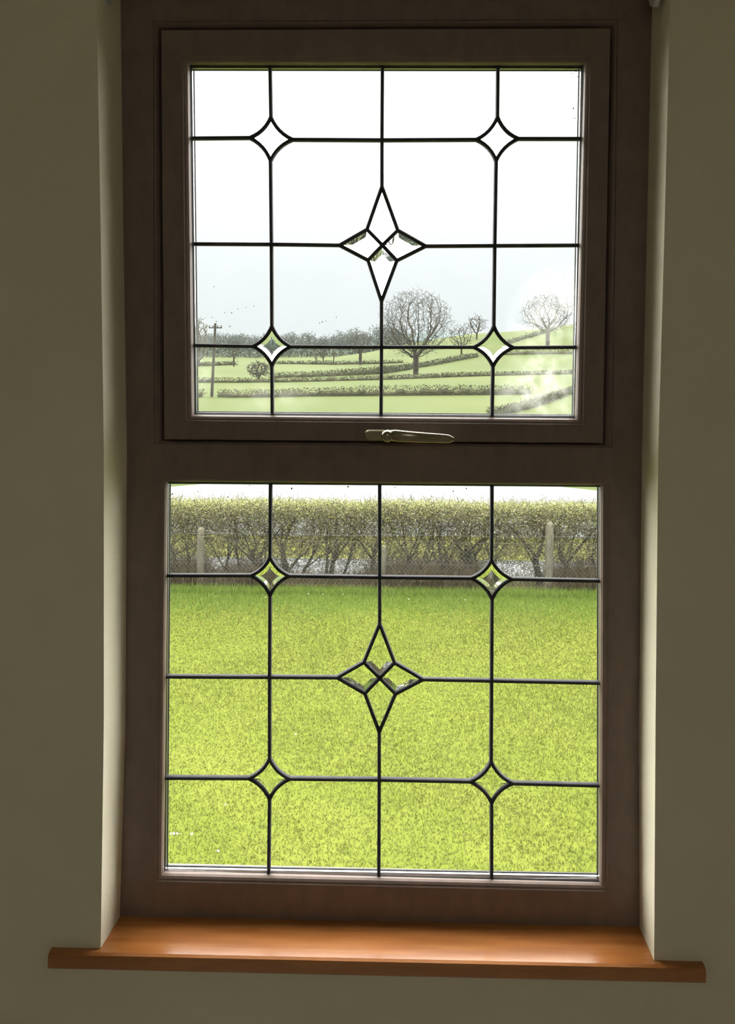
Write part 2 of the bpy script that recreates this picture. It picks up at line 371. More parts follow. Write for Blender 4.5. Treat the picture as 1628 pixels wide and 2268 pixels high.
def panel(corners, T, B, L, R, nodes, mat, OP, yop):
    # spacer frame = the panel's body
    g = [P(x, y, GY) for x, y in corners]
    q = MB()
    q.add(*loft([loopxz(g, GY+.005, .012), loopxz(g, GY+.005, 0.0), loopxz(g, GY+.008, -.0002), loopxz(g, GY+.0085, -.0002), loopxz(g, GY+.0088, .0), loopxz(g, GY+.0088, .012)]))
    pn = part('leaded_panel', q.v, q.f, M_spacer, win)
    # gasket lip between bead and glass, and outside
    V, Fc = loft([loopxz(g, GY-.001, .012), loopxz(g, GY-.001, .0012), loopxz(g, GY-.0025, .0022), loopxz(g, GY-.0025, .012)]); part('gasket', V, Fc, M_gasket, pn)
    V, Fc = loft([loopxz(g, GY+.0095, .012), loopxz(g, GY+.0095, -.0015), loopxz(g, GY+.012, -.0015), loopxz(g, GY+.012, .012)]); part('gasket', V, Fc, M_gasket, pn)
    V = loopxz(g, GY+.0091, .008); part('outer_pane', V, [(0, 1, 2, 3)], M_clear, pn)
    xs = [None, 0, 1, 2, None]
    C = corners
    for r in range(4):
        for c in range(4):
            # corner order: TL, TR, BR, BL of the cell, travelling clockwise
            poly = []
            def pt(i, j):  # i column line 0..4, j row line 0..4
                if i in (0, 4) and j in (0, 4): return ('x', {'c': C[{(0,0):0,(4,0):1,(4,4):2,(0,4):3}[(i, j)]]})
                if j == 0: return ('x', {'c': T[i-1]})
                if j == 4: return ('x', {'c': B[i-1]})
                if i == 0: return ('x', {'c': L[j-1]})
                if i == 4: return ('x', {'c': R[j-1]})
                return nodes[(i, j)]
            k, nd = pt(c, r);     poly += list(reversed(cell_path(k, nd, 'r', 'b')))     # TL: arrive vertical, leave horizontal
            k, nd = pt(c+1, r);   poly += cell_path(k, nd, 'l', 'b')
            k, nd = pt(c+1, r+1); poly += list(reversed(cell_path(k, nd, 'l', 't')))
            k, nd = pt(c, r+1);   poly += cell_path(k, nd, 'r', 't')
            pane(poly, pn, mat)
    # cames
    def tip(i, j, side):
        k, nd = nodes[(i, j)]; return nd['c'] if k == 'x' else nd[side]
    for i in (1, 2, 3):
        for a, b in ((T[i-1], tip(i, 1, 't')), (tip(i, 1, 'b'), tip(i, 2, 't')), (tip(i, 2, 'b'), tip(i, 3, 't')), (tip(i, 3, 'b'), B[i-1])): came([a, b], pn)
    for j in (1, 2, 3):
        for a, b in ((L[j-1], tip(1, j, 'l')), (tip(1, j, 'r'), tip(2, j, 'l')), (tip(2, j, 'r'), tip(3, j, 'l')), (tip(3, j, 'r'), R[j-1])): came([a, b], pn)
    for (i, j), (k, nd) in nodes.items():
        c = nd['c']
        if k == 'd':
            sides = [bez(nd['l'], nd['t'], c), bez(nd['t'], nd['r'], c), bez(nd['r'], nd['b'], c), bez(nd['b'], nd['l'], c)]
            poly = [p for s in sides for p in s[:-1]]
            for s in sides: came(s, pn)
            inn = [(c[0] + (x-c[0])*.5, c[1] + (y-c[1])*.5) for x, y in poly]
            bevel_piece(poly, inn, .0028, pn)
        elif k == 's':
            for a, b in (('l','tl'),('tl','t'),('t','tr'),('tr','r'),('r','br'),('br','b'),('b','bl'),('bl','l')): came([nd[a], nd[b]], pn)
            came([nd['tl'], c], pn); came([c, nd['br']], pn); came([nd['tr'], c], pn); came([c, nd['bl']], pn)
            for pl in ([nd['tl'], nd['t'], nd['tr'], c], [nd['tr'], nd['r'], nd['br'], c], [nd['br'], nd['b'], nd['bl'], c], [nd['bl'], nd['l'], nd['tl'], c]):
                bevel_piece(pl, inset(pl, 14), .0030, pn)
    return pn
def D(l, t, r, b, c): return ('d', dict(l=l, t=t, r=r, b=b, c=c))
def Xn(x, y): return ('x', {'c': (x, y)})
up = {(1,1): D((553,305),(600,259),(648,309),(599,356),(600,307)), (3,1): D((1055,309),(1102,259),(1148,307),(1099,356),(1101,308)),
      (1,3): D((560,767),(602,722),(644,768),(602,811),(602,767)), (3,3): D((1049,769),(1094,722),(1138,770),(1092,812),(1093,769)),
      (2,2): ('s', dict(l=(752,543), r=(943,545), t=(846,413), b=(845,668), tl=(813,508), tr=(881,510), bl=(815,576), br=(879,577), c=(847,543))),
      (1,2): Xn(601,541), (2,1): Xn(846,310), (2,3): Xn(845,769), (3,2): Xn(1096,544)}
panel([(425,149),(1287,150),(1272,921),(434,914)], [(598,149),(847,149),(1103,150)], [(603,916),(844,919),(1090,921)],
      [(427,306),(430,540),(432,765)], [(1284,307),(1279,543),(1275,769)], up, M_upper, SI, sy)
GY = fy + .0125
lo = {(1,1): D((555,1275),(598,1234),(641,1276),(598,1320),(598,1276)), (3,1): D((1044,1281),(1089,1240),(1135,1283),(1090,1328),(1089,1282)),
      (1,3): D((551,1724),(597,1680),(643,1725),(597,1771),(597,1725)), (3,3): D((1040,1731),(1088,1687),(1136,1735),(1089,1779),(1088,1733)),
      (2,2): ('s', dict(l=(747,1501), r=(937,1505), t=(841,1382), b=(840,1622), tl=(806,1467), tr=(874,1468), bl=(808,1536), br=(876,1537), c=(841,1502))),
      (1,2): Xn(597,1500), (2,1): Xn(841,1279), (2,3): Xn(840,1727), (3,2): Xn(1089,1508)}
panel([(372,1072),(1329,1079),(1328,1946),(366,1928)], [(599,1073),(841,1074),(1090,1077)], [(595,1936),(839,1941),(1089,1946)],
      [(370,1275),(369,1499),(367,1723)], [(1328,1287),(1328,1513),(1328,1740)], lo, M_clear, LI, fy)

# specks of dirt on the glass
for gy, sp in ((sy+.0115, [(1270,240,1.6),(1273,262,1.2),(1276,158,1.2),(1268,163,1),(1280,170,1.1),(509,723,1.3),(527,684,.9),(562,678,1),(545,681,.8),(745,703,1),(714,713,1.2),(708,716,1),(722,711,.9),(513,693,1.2),(497,692,.9),(479,712,1.1),(474,635,1),(470,703,1)]),
               (fy+.0115, [(646,1082,2),(771,1078,1.8),(505,1101,1.4),(484,1104,1.2),(553,1075,1.2),(382,1094,1.6),(875,1080,1.3),(1004,1088,1.5),(1033,1082,1.5),(956,1099,1.3),(438,1089,1.2),(430,1109,1.2),(725,1118,1.2)])):
    q = MB()
    for x, y, r_ in sp:
        c = P(x, y, gy); rr_ = r_*px_size(gy); q.add([(c.x + rr_*math.cos(a), gy, c.z + rr_*1.2*math.sin(a)) for a in [math.pi*k/3 for k in range(6)]], [tuple(range(6))])
    part('dirt_specks', q.v, q.f, M_gasket, win, kind='stuff')

# handle: oval base plate, round neck and a long flat lever drooping slightly to the right ------------------
def capsule_loop(c, ax, hl, hh, y, n=10):
    """stadium outline in the xz plane around c, long axis tilted by ax"""
    pts = []
    for s in (1, -1):
        for i in range(n+1):
            a = -math.pi/2 + math.pi*i/n
            lx, lz = s*(hl - hh) + s*math.cos(a)*hh, s*math.sin(a)*hh
            pts.append((c.x + lx*math.cos(ax) - lz*math.sin(ax), y, c.z + lx*math.sin(ax) + lz*math.cos(ax)))
    return pts
hb = P(848, 963, sy)
V, Fc = loft([capsule_loop(hb, 0, .029, .0085, sy+.0), capsule_loop(hb, 0, .029, .0085, sy-.006), capsule_loop(hb, 0, .027, .0065, sy-.0085)], cap1=True)
hd = part('window_handle', V, Fc, M_metal, win, smooth=False, label='brassy metal window handle')
nk = P(858, 964, sy-.02)
V, Fc = loft([capsule_loop(nk, 0, .0085, .0084, sy-.006), capsule_loop(nk, 0, .0085, .0084, sy-.02), capsule_loop(nk, 0, .0095, .0094, sy-.026), capsule_loop(nk, 0, .009, .0089, sy-.036), capsule_loop(nk, 0, .006, .0059, sy-.040)], cap1=True)
part('neck', V, Fc, M_metal, hd, smooth=True)
p0, p1 = P(862, 964, sy-.032), P(1005, 973, sy-.032); tilt = math.atan2(p1.z-p0.z, p1.x-p0.x)
rows = []
for t_ in [i/12 for i in range(13)]:
    c = p0.lerp(p1, t_); hh = .0092*(1-t_) + .0064*t_
    if t_ > .99: hh *= .55
    if t_ < .05: hh *= .8
    dy = .005*math.sin(math.pi*min(t_*1.4, 1))
    rows.append([(c.x - math.sin(tilt)*hh*math.sin(a), c.y - dy + .0055*(1-.3*t_)*(-math.cos(a)), c.z + hh*math.sin(a)) for a in [2*math.pi*k/12 for k in range(12)]])
V, Fc = loft(rows, cap0=True, cap1=True); part('lever', V, Fc, M_metal, hd, smooth=True)

# sill board with horns past the opening and a rounded nose
xa, xb = P(106, 2120, -.084).x, P(1564, 2150, -.084).x
zbot = P(840, 2166, -.084).z; th = SZ - zbot
yn = -.084; r = .006
prof = [(-.0, SZ), (yn+r, SZ), (yn+r*.3, SZ-r*.3), (yn, SZ-r), (yn, zbot+r*.6), (yn+r*.6, zbot), (WY+.0005, zbot), (WY+.0005, SZ-.006)]
horn = [(WY+.0005 if y > WY else y, z) for y, z in prof]
q = MB()
ia, ib = Lf[-1].x, Rf[-1].x
V, Fc = loft([[(x, y, z) for y, z in [(WY+.0005, SZ), (yn+r, SZ), (yn+r*.3, SZ-r*.3), (yn, SZ-r), (yn, zbot+r*.6), (yn+r*.6, zbot), (WY+.0005, zbot)]] for x in (xa, xa+.001, xb-.001, xb)], cap0=True, cap1=True)
q.add(V, Fc)
bx = MB(); q.add([(ia, WY+.0005, SZ), (ib, WY+.0005, SZ), (Rb[-1].x, .0, SZ), (Lb[-1].x, .0, SZ), (ia, WY+.0005, SZ-.004), (ib, WY+.0005, SZ-.004), (Rb[-1].x, .0, SZ-.004), (Lb[-1].x, .0, SZ-.004)],
      [(0,1,2,3), (4,7,6,5), (0,4,5,1), (1,5,6,2), (2,6,7,3), (3,7,4,0)])
part('window_sill', q.v, q.f, M_sill, win, label='varnished orange-brown wooden sill board')

# blind brackets at the top corners of the opening
for (px, py, s, lb) in ((234, 0, 1, 'small white blind bracket at the top left corner of the window opening'), (1452, 2, -1, 'small white blind bracket at the top right corner of the window opening')):
    c = P(px, py, -.045)
    root = empty('blind_bracket', (c.x, c.y, c.z), lb, 'bracket', 'brackets at the top of the opening')
    q = MB(); wx = .004
    prof = [(-.018, .05), (.02, .05), (.02, .012), (.012, -.002), (.0, -.009), (-.012, -.002), (-.018, .012)]
    V, Fc = loft([[(c.x+dx, c.y+a, c.z+b) for a, b in prof] for dx in (-wx, wx)], cap0=True, cap1=True)
    part('plate', V, Fc, M_white, root)
    V, Fc = loft([capsule_loop(Vector((c.x, 0, c.z+.012)), 0, .0045, .0044, c.y-.004), capsule_loop(Vector((c.x, 0, c.z+.012)), 0, .0045, .0044, c.y+.004)], cap0=True, cap1=True)
    part('pin', [(v[0]+s*.006, v[1], v[2]) for v in V], Fc, M_metal, root)

KO = .19
def outdoor_mat(name, c1, c2, *a, **k):
    if k.get('c3'): k['c3'] = tuple(KO*v for v in k['c3'])
    return noise_mat(name, tuple(KO*v for v in c1), tuple(KO*v for v in c2), *a, **k)
# ------------------------------------------------------------------ outdoors: ground
M_lawn = outdoor_mat('lawn_soil_and_moss', (.44, .55, .06), (.58, .66, .095), .8, .95, 8, spec=.1, ramp=(.3, .7), c3=(.51, .605, .075))
M_field = outdoor_mat('pasture', (.21, .30, .05), (.31, .375, .085), .02, .95, 9, spec=.1, ramp=(.35, .65), c3=(.26, .335, .068))
M_road = outdoor_mat('wet_pale_road', (.50, .52, .55), (.68, .70, .73), .5, .6, 6, spec=.2, stretch=(.3, 1, 1), bump=.1, bscale=30)
M_verge = outdoor_mat('verge_grass', (.85, .92, .12), (1.3, 1.3, .36), 2.2, .95, 8, spec=.1)
def flatpoly(name, pts, z, mat, **kw):
    V = [(x, y, z) for x, y in pts]; return part(name, V, [tuple(range(len(pts)))], mat, **kw)
flatpoly('lawn', [(-14, .13), (14, .13), (14, 15.1), (-14, 15.1)], GZ, M_lawn, kind='structure')
flatpoly('roadside_path', [(-40, 15.1), (40, 15.1), (40, 16.45), (-40, 16.45)], GZ-.005, M_road, kind='structure')
xs = np.linspace(-40, 40, 41)
near = [(x, 18.6 + .15*math.sin(x*.7)) for x in xs]
flatpoly('roadside_verge', [(-40, 16.45), (40, 16.45)] + [(x, y) for x, y in reversed(near)], GZ+.02, M_verge, kind='structure')
far = [(x, 28.0 - .045*min(abs(x), 9)**2 + (0 if abs(x) < 9 else 0)) for x in xs]
flatpoly('road', [(x, y) for x, y in near] + list(reversed(far)), GZ, M_road, kind='structure')
# countryside
us = np.linspace(-1.1, 1.1, 90); ds = np.concatenate([np.linspace(25, 160, 20), np.linspace(165, 480, 50), np.geomspace(500, 4000, 20)])
G = []
for d in ds:
    x = us*d; y = np.full_like(x, d); z = GZ - .03 + hill(x, y) + (.0 if d > 34 else 0)
    G.append(np.stack([x, y, z], 1))
G = np.concatenate(G); n = len(us); idx = []
for i in range(len(ds)-1):
    a = i*n + np.arange(n-1); idx.append(np.stack([a, a+1, a+1+n, a+n], 1))
part('pasture', G, np.concatenate(idx), M_field, smooth=True, kind='structure')

# lawn grass: single blades, shorter on the mown lawn, long and lush near the hedge
M_blade = outdoor_mat('grass_blades', (.47, .60, .05), (.74, .79, .17), rough=.6, spec=.25, island=True, ramp=(0, 1), c3=(.61, .70, .095), trans=.35)
M_lush = outdoor_mat('lush_grass_blades', (.65, 1.1, .16), (1.6, 1.9, .42), rough=.6, spec=.25, island=True, ramp=(0, 1), c3=(1.0, 1.5, .26), trans=.45)
M_dry = outdoor_mat('dry_grass', (.45, .34, .20), (1.5, 1.2, .74), rough=.8, spec=.1, island=True, ramp=(0, 1), c3=(.85, .66, .40), trans=.3)
M_vblade = outdoor_mat('verge_grass_blades', (.9, 1.0, .14), (1.6, 1.5, .5), rough=.6, spec=.25, island=True, ramp=(0, 1), trans=.4)
def blades(name, X, Y, Hh, Wd, mat, lean=.5, root=None, z=GZ, **kw):
    n = len(X); a = RNG.uniform(0, 2*math.pi, n); la = RNG.uniform(0, 2*math.pi, n); ll = RNG.uniform(0, lean, n)*Hh
    bx_, by_ = np.cos(a)*Wd, np.sin(a)*Wd
    V = np.zeros((n, 3, 3)); V[:, 0] = np.stack([X-bx_, Y-by_, np.full(n, z)], 1); V[:, 1] = np.stack([X+bx_, Y+by_, np.full(n, z)], 1)
    V[:, 2] = np.stack([X+np.cos(la)*ll, Y+np.sin(la)*ll, z+Hh], 1)
    return part(name, V.reshape(-1, 3), np.arange(n*3).reshape(-1, 3), mat, root, kind='stuff', **kw)
n = 330000
Y = RNG.uniform(5.0, 14.2, n); X = RNG.uniform(-7, 7, n)
patch = .5 + .5*np.sin(X*1.3 + 1.7*np.sin(Y*.9))*np.sin(Y*1.1 + .8*np.sin(X*.7))
blades('lawn_grass', X, Y, RNG.uniform(.015, .04, n)*(.7+.5*patch), RNG.uniform(.003, .006, n), M_blade, 1.4,
       label='short mown yellow-green grass of the garden lawn', category='grass')
n = 60000
Y = 14.15 - np.abs(RNG.normal(0, .75, n)); X = RNG.uniform(-8, 8, n)
blades('long_grass', X, Y, RNG.uniform(.05, .14, n)*(.6+.6*(Y > 13.8)), RNG.uniform(.004, .009, n), M_lush, .8,
       label='longer dark green grass along the foot of the hedge', category='grass')
n = 42000
Y = RNG.uniform(14.2, 15.1, n); X = RNG.uniform(-8, 8, n)
pxs = 814 + (X + .3)/15.9*1740
dens = np.interp(pxs, [300, 440, 470, 520, 600, 640, 780, 850, 1060, 1085, 1190, 1215, 1260, 1400], [1, 1, .35, .7, .8, .3, .25, 1, 1, .12, .15, .6, 1, 1])
k = RNG.uniform(size=n) < dens; X, Y, dn = X[k], Y[k], dens[k]
blades('dry_grass', X, Y, RNG.uniform(.18, .62, len(X))*(.35+.75*dn), RNG.uniform(.004, .009, len(X)), M_dry, .9,
       label='brown withered grass and weeds beneath the roadside hedge', category='dry grass')
n = 30000
Y = RNG.uniform(16.5, 18.55, n); X = RNG.uniform(-10, 10, n)
blades('verge_grass', X, Y, RNG.uniform(.03, .08, n), RNG.uniform(.006, .012, n), M_vblade, 1.2, z=GZ+.02,
       label='yellowish grass on the verge between path and road', category='grass')

# daisies
M_petal = flat('white_petals', (.5, .5, .47), .7); M_yel = flat('yellow_eye', (.8, .6, .05), .7)
pet = [(0, 0, 0)]; pf = []
for i in range(16):
    a = 2*math.pi*i/16; rr = .014 if i % 2 == 0 else .009; pet.append((rr*math.cos(a), rr*math.sin(a), .002))
pf = [(0, 1+i, 1+(i+1) % 16) for i in range(16)]
me_pet = mesh_np('petals', pet, pf); me_pet.materials.append(M_petal)
sv, sf = prisms([(0, 0, -.05)], [(0, 0, 0)], [.0015], [.0015]); me_stem = mesh_np('stem', sv, sf); me_stem.materials.append(M_lush)
ev, ef = loft([[(.004*math.cos(a)*k, .004*math.sin(a)*k, z) for a in [2*math.pi*i/8 for i in range(8)]] for k, z in ((1, .001), (.8, .004), (.3, .005))], cap1=True)
me_eye = mesh_np('flower_eye', ev, ef); me_eye.materials.append(M_yel)
spots = [(683,1322),(700,1318),(715,1324),(788,1305),(790,1352),(852,1285),(857,1305),(1245,1327),(632,1642),(645,1640),(655,1645),(385,1868),(378,1880),(392,1877),(399,1872),(425,1886),(370,1890),(483,1913),(500,1808),(1030,1340),(905,1338),(760,1330),(588,1330)]
for (x, y) in spots:
    g = ground_hit(x, y)
    e_ = empty('daisy', (g.x, g.y, GZ+.055), 'tiny white daisy dotted in the grass of the garden lawn', 'flower', 'daisies in the lawn')
    for nm, me in (('petals', me_pet), ('flower_eye', me_eye), ('stem', me_stem)):
        o = bpy.data.objects.new(nm, me); COL.objects.link(o); o.parent = e_
    e_.rotation_euler = (.5, RNG.uniform(-.3, .3), RNG.uniform(0, 6)); 

# ------------------------------------------------------------------ wire fence with wooden posts
M_post = outdoor_mat('weathered_post_wood', (.85, .78, .58), (1.4, 1.3, 1.0), 8, .85, 8, bump=.3, stretch=(6, 6, .8), spec=.15)
M_wire = flat('galvanised_wire', (.30, .31, .32), .5, .6)
fence = empty('wire_fence', (0, 14.35, GZ), 'post and wire mesh fence on the garden side of the hedge', 'fence')
FY = 14.35
post_x = []
for (px, ytop, wpx) in ((443, 1178, 17), (848, 1215, 12), (1214, 1158, 18)):
    c = P(px, 1305, FY); ht = (1310 - ytop)*px_size(FY); rw = wpx*px_size(FY)/2; post_x.append(c.x)
    rows = []
    for t_ in (0, .3, .6, .9, .97, 1):
        k = (1 if t_ < .95 else (.85 if t_ < .99 else .45)); rows.append([(c.x + .02*t_ + rw*k*math.cos(a)*(1+.05*math.sin(5*a+t_*4)), FY + rw*k*math.sin(a), GZ - .05 + (ht+.05)*t_) for a in [2*math.pi*i/10 for i in range(10)]])
    V, Fc = loft(rows, cap1=True); part('fence_post', V, Fc, M_post, fence)
for c_x in (post_x[0]-3.4, post_x[2]+3.4):
    rows = [[(c_x + .075*k*math.cos(a), FY + .075*k*math.sin(a), GZ + z) for a in [2*math.pi*i/10 for i in range(10)]] for z, k in ((-.05, 1), (1.2, 1), (1.24, .6))]
    V, Fc = loft(rows, cap1=True); part('fence_post', V, Fc, M_post, fence)
for hz in (.08, .5, .95, 1.08):
    xs_ = np.linspace(-7.5, 7.5, 31); pts = np.stack([xs_, np.full(31, FY-.08), GZ + hz + .01*np.sin(xs_*2)], 1)
    V, Fc = prisms(pts[:-1], pts[1:], np.full(30, .0016), np.full(30, .0016)); part('fence_wire', V, Fc, M_wire, fence)
A, B_ = [], []
for x in np.arange(-8.4, 7.5, .085):
    A += [(x, FY-.08, GZ+.06), (x, FY-.08, GZ+.94)]; B_ += [(x+.88, FY-.08, GZ+.94), (x+.88, FY-.08, GZ+.06)]
V, Fc = prisms(A, B_, np.full(len(A), .0016), np.full(len(A), .0016)); part('wire_mesh', V, Fc, M_wire, fence, kind='stuff')

# ------------------------------------------------------------------ roadside hedge
M_bark = outdoor_mat('hawthorn_bark', (.12, .10, .07), (.27, .25, .17), 12, .9, 6, bump=.3, spec=.1)
M_twig = outdoor_mat('hawthorn_twigs', (.2, .18, .11), (1.3, 1.15, .75), rough=.85, spec=.1, island=True, ramp=(0, 1))
M_leaf = outdoor_mat('young_hedge_leaves', (.40, .54, .14), (3.0, 2.75, 1.3), rough=.6, spec=.2, island=True, ramp=(0, 1), c3=(1.3, 1.45, .5), trans=.45)
HY = 14.75
hedge = empty('hedge', (0, HY, GZ), 'long clipped roadside hedge with bare lower stems behind the fence', 'hedge')
tr_px = [396, 418, 494, 537, 565, 588, 636, 666, 718, 728, 758, 829, 858, 893, 924, 950, 974, 990, 1037, 1059, 1103, 1197, 1253, 1269, 1316]
thick = {636: .075, 1037: .085, 1197: .07, 565: .05, 829: .05, 1253: .055, 893: .055, 1103: .05, 728: .05}
tx = [(P(p, 1300, HY).x, thick.get(p, .032)) for p in tr_px]
x = tx[0][0] - .35
while x > -8: tx.append((x, random.uniform(.03, .06))); x -= random.uniform(.25, .55)
x = tx[24][0] + .35
while x < 8: tx.append((x, random.uniform(.03, .06))); x += random.uniform(.25, .55)
S0, S1, Q0, Q1 = [], [], [], []
HT = 1.68
def grow(p, d, r_, L, lev, acc):
    nseg = 3
    for i in range(nseg):
        d2 = (d + Vector((random.gauss(0, .16), random.gauss(0, .12), random.gauss(.04, .1)))).normalized()
        q_ = p + d2*L/nseg; r2 = r_*.86
        if q_.z > GZ + HT: return
        acc.append((tuple(p), tuple(q_), r_, r2)); p, d, r_ = q_, d2, r2
        if lev < 3 and i > 0 or lev > 0:
            if random.random() < .75:
                dd = (d + Vector((random.gauss(0, .7), random.gauss(0, .5), random.gauss(.15, .3)))).normalized()
                if lev < 3: grow(p, dd, r_*.6, L*random.uniform(.5, .75), lev+1, acc)
twig_all = []
for x, r_ in tx:
    acc = []
    p = Vector((x, HY + random.uniform(-.12, .12), GZ-.03)); d = Vector((random.gauss(0, .12), random.gauss(0, .05), 1)).normalized()
    zt_ = random.uniform(.45, .8); pts = [p.copy()]
    nn = 5
    for i in range(nn): d = (d + Vector((random.gauss(0, .13), random.gauss(0, .05), .08))).normalized(); p = p + d*zt_/nn; pts.append(p.copy())
    rows = []
    for i, c in enumerate(pts):
        rr = r_*(1.25 - .5*i/nn); rows.append([(c.x + rr*math.cos(a), c.y + rr*math.sin(a), c.z) for a in [2*math.pi*k/7 for k in range(7)]])
    V, Fc = loft(rows, cap1=True); part('hedge_trunk', V, Fc, M_bark, hedge, smooth=True)
    for k in range(random.choice((3, 4, 5))):
        i = random.choice((2, 3, 4, 5, 5)); dd = Vector((random.gauss(0, .5), random.gauss(0, .3), 1)).normalized()
        grow(pts[i], dd, r_*.5, random.uniform(.6, 1.0), 0, acc)
    twig_all += acc
T_ = twig_all
V, Fc = prisms([t[0] for t in T_], [t[1] for t in T_], [max(t[2], .004) for t in T_], [max(t[3], .0035) for t in T_], 4)
part('hedge_branches', V, Fc, M_twig, hedge, kind='stuff')
# fine twigs filling the clipped volume
n = 42000
z = HT*np.clip(RNG.beta(1.7, 1.15, n), .10, 1.0); x = RNG.uniform(-8, 8, n); y = HY + RNG.normal(0, .2, n)
topv = HT + .03*np.sin(x*2.1) + .025*np.sin(x*5.3+1); z = np.minimum(z, topv - RNG.uniform(0, .1, n))
dirs = RNG.normal(size=(n, 3))*np.array([.8, .6, .5]) + np.array([0, 0, .45]); dirs /= np.linalg.norm(dirs, axis=1, keepdims=True)
L_ = RNG.uniform(.06, .22, n)
C0 = np.stack([x, y, GZ + z - .08], 1); C1 = C0 + dirs*L_[:, None]; C2 = C1 + (dirs + RNG.normal(size=(n, 3))*.5)*L_[:, None]*.5
V, Fc = prisms(np.concatenate([C0, C1]), np.concatenate([C1, C2]), np.full(2*n, .0035), np.full(2*n, .0025), 3)
part('hedge_twigs', V, Fc, M_twig, hedge, kind='stuff')
n = 170000
z = HT*np.clip(RNG.beta(3.0, 1.1, n), .1, 1.0); x = RNG.uniform(-8, 8, n); y = HY + RNG.normal(0, .2, n)
clump = .5 + .5*np.sin(x*3.1+1)*np.sin(x*1.27) + .25*np.sin(x*9)
keep = RNG.uniform(size=n) < np.where(z > 1.3, 1.0, .22 + .6*clump)
x, y, z = x[keep], y[keep], z[keep]; topv = HT + .03*np.sin(x*2.1) + .025*np.sin(x*5.3+1); z = np.minimum(z, topv + RNG.uniform(-.06, .02, len(x)))
V, Fc = quads_rand(np.stack([x, y, GZ + z], 1), RNG.uniform(.009, .019, len(x)), RNG, .65)
part('hedge_leaves', V, Fc, M_leaf, hedge, kind='stuff')

# ------------------------------------------------------------------ field hedgerows
M_hcore = outdoor_mat('hedgerow_core_twigs', (.20, .21, .11), (.40, .40, .22), .5, .95, 4, spec=.05)  # tone of the solid inner mass of the hedge
M_htw = outdoor_mat('hedgerow_twigs', (.16, .16, .09), (.62, .60, .36), rough=.9, spec=.05, island=True, ramp=(0, 1), c3=(.32, .33, .18))
M_htg = outdoor_mat('greener_hedgerow_twigs', (.20, .24, .13), (.60, .62, .38), rough=.9, spec=.05, island=True, ramp=(0, 1), c3=(.36, .40, .23))
def hedgerow(pts, label, mat=None, gap=0.0):
    """pts: (px, ytop, ybase)"""
    P3 = []
    for (px, yt, yb) in pts:
        g = ground_hit(px, yb); P3.append((g, max((yb-yt)*px_size(g.y), .7)))
    g0 = P3[0][0]; root = empty('hedgerow', (g0.x, g0.y, g0.z), label, 'hedge')
    C, S, core = [], [], []
    for (a, ha), (b, hb_) in zip(P3[:-1], P3[1:]):
        Ln = (b-a).length; s_ = px_size(a.y); nn = max(2, int(Ln/(7*s_)))
        for i in range(nn):
            t_ = i/nn; c = a.lerp(b, t_); c.z = gz(c.x, c.y); h = (ha*(1-t_) + hb_*t_)*random.uniform(.85, 1.08)
            s = px_size(c.y); core.append((c, h*.55, .55*h*.5+.25))
            m_ = min(max(int(3.6*h/s), 12), 110)
            hole = gap and random.random() < gap
            if hole: m_ = m_//3
            for j in range(m_):
                C.append((c.x + random.gauss(0, 4.5*s), c.y + random.gauss(0, .35), c.z + h*min(1.03, abs(random.betavariate(1.3, 1.3))))); S.append(random.uniform(.9, 2.4)*s)
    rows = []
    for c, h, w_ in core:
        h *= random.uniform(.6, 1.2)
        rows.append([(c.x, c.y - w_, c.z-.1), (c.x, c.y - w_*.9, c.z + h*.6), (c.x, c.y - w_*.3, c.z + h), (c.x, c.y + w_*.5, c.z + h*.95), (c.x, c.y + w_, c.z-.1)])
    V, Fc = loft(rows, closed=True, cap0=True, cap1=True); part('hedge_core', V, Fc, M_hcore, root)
    V, Fc = quads_rand(np.array(C), np.array(S), RNG, .5); part('hedge_twigs', V, Fc, mat or M_htw, root, kind='stuff')
hedgerow([(300,860,880),(440,861,879),(455,861,879)], 'short end of scrubby hedge left of the telegraph pole foot')
hedgerow([(484,861,879),(520,862,880),(600,861,879),(700,857,877),(846,853,876),(960,852,875),(1090,852,874),(1180,852,873)], 'nearest straight hedge across the fields, behind the first pasture', gap=.15)
hedgerow([(1085,912,924),(1150,895,910),(1210,874,892),(1262,857,872),(1330,838,858)], 'thorny hedge climbing to the right in front of the nearest field', gap=.3)
hedgerow([(300,834,848),(440,835,847),(530,836,847),(640,836,846),(760,835,843),(846,832,841),(925,828,838),(1000,824,835),(1090,823,832),(1180,821,830),(1330,816,827)], 'second hedge across the fields, at the foot of the big bare tree')
hedgerow([(600,825,837),(700,821,834),(780,815,831),(841,810,828),(920,803,815),(1000,790,801),(1060,780,790)], 'long hedge slanting up from left to right behind the big bare tree', M_htg)
hedgerow([(1110,776,786),(1180,775,785),(1270,774,784),(1340,770,783)], 'hedge across the right hillside below the hazy tree', M_htg)
hedgerow([(300,800,812),(440,801,811),(525,800,808)], 'short far hedge at left beyond the telegraph pole', M_htg)
hedgerow([(612,799,806),(700,798,807),(780,798,807),(846,797,806),(900,796,803)], 'far level hedge behind the thin saplings', M_htg)
hedgerow([(1125,753,762),(1155,744,752),(1190,733,742),(1225,727,733)], 'short hedge running up the right hillside', M_htg)

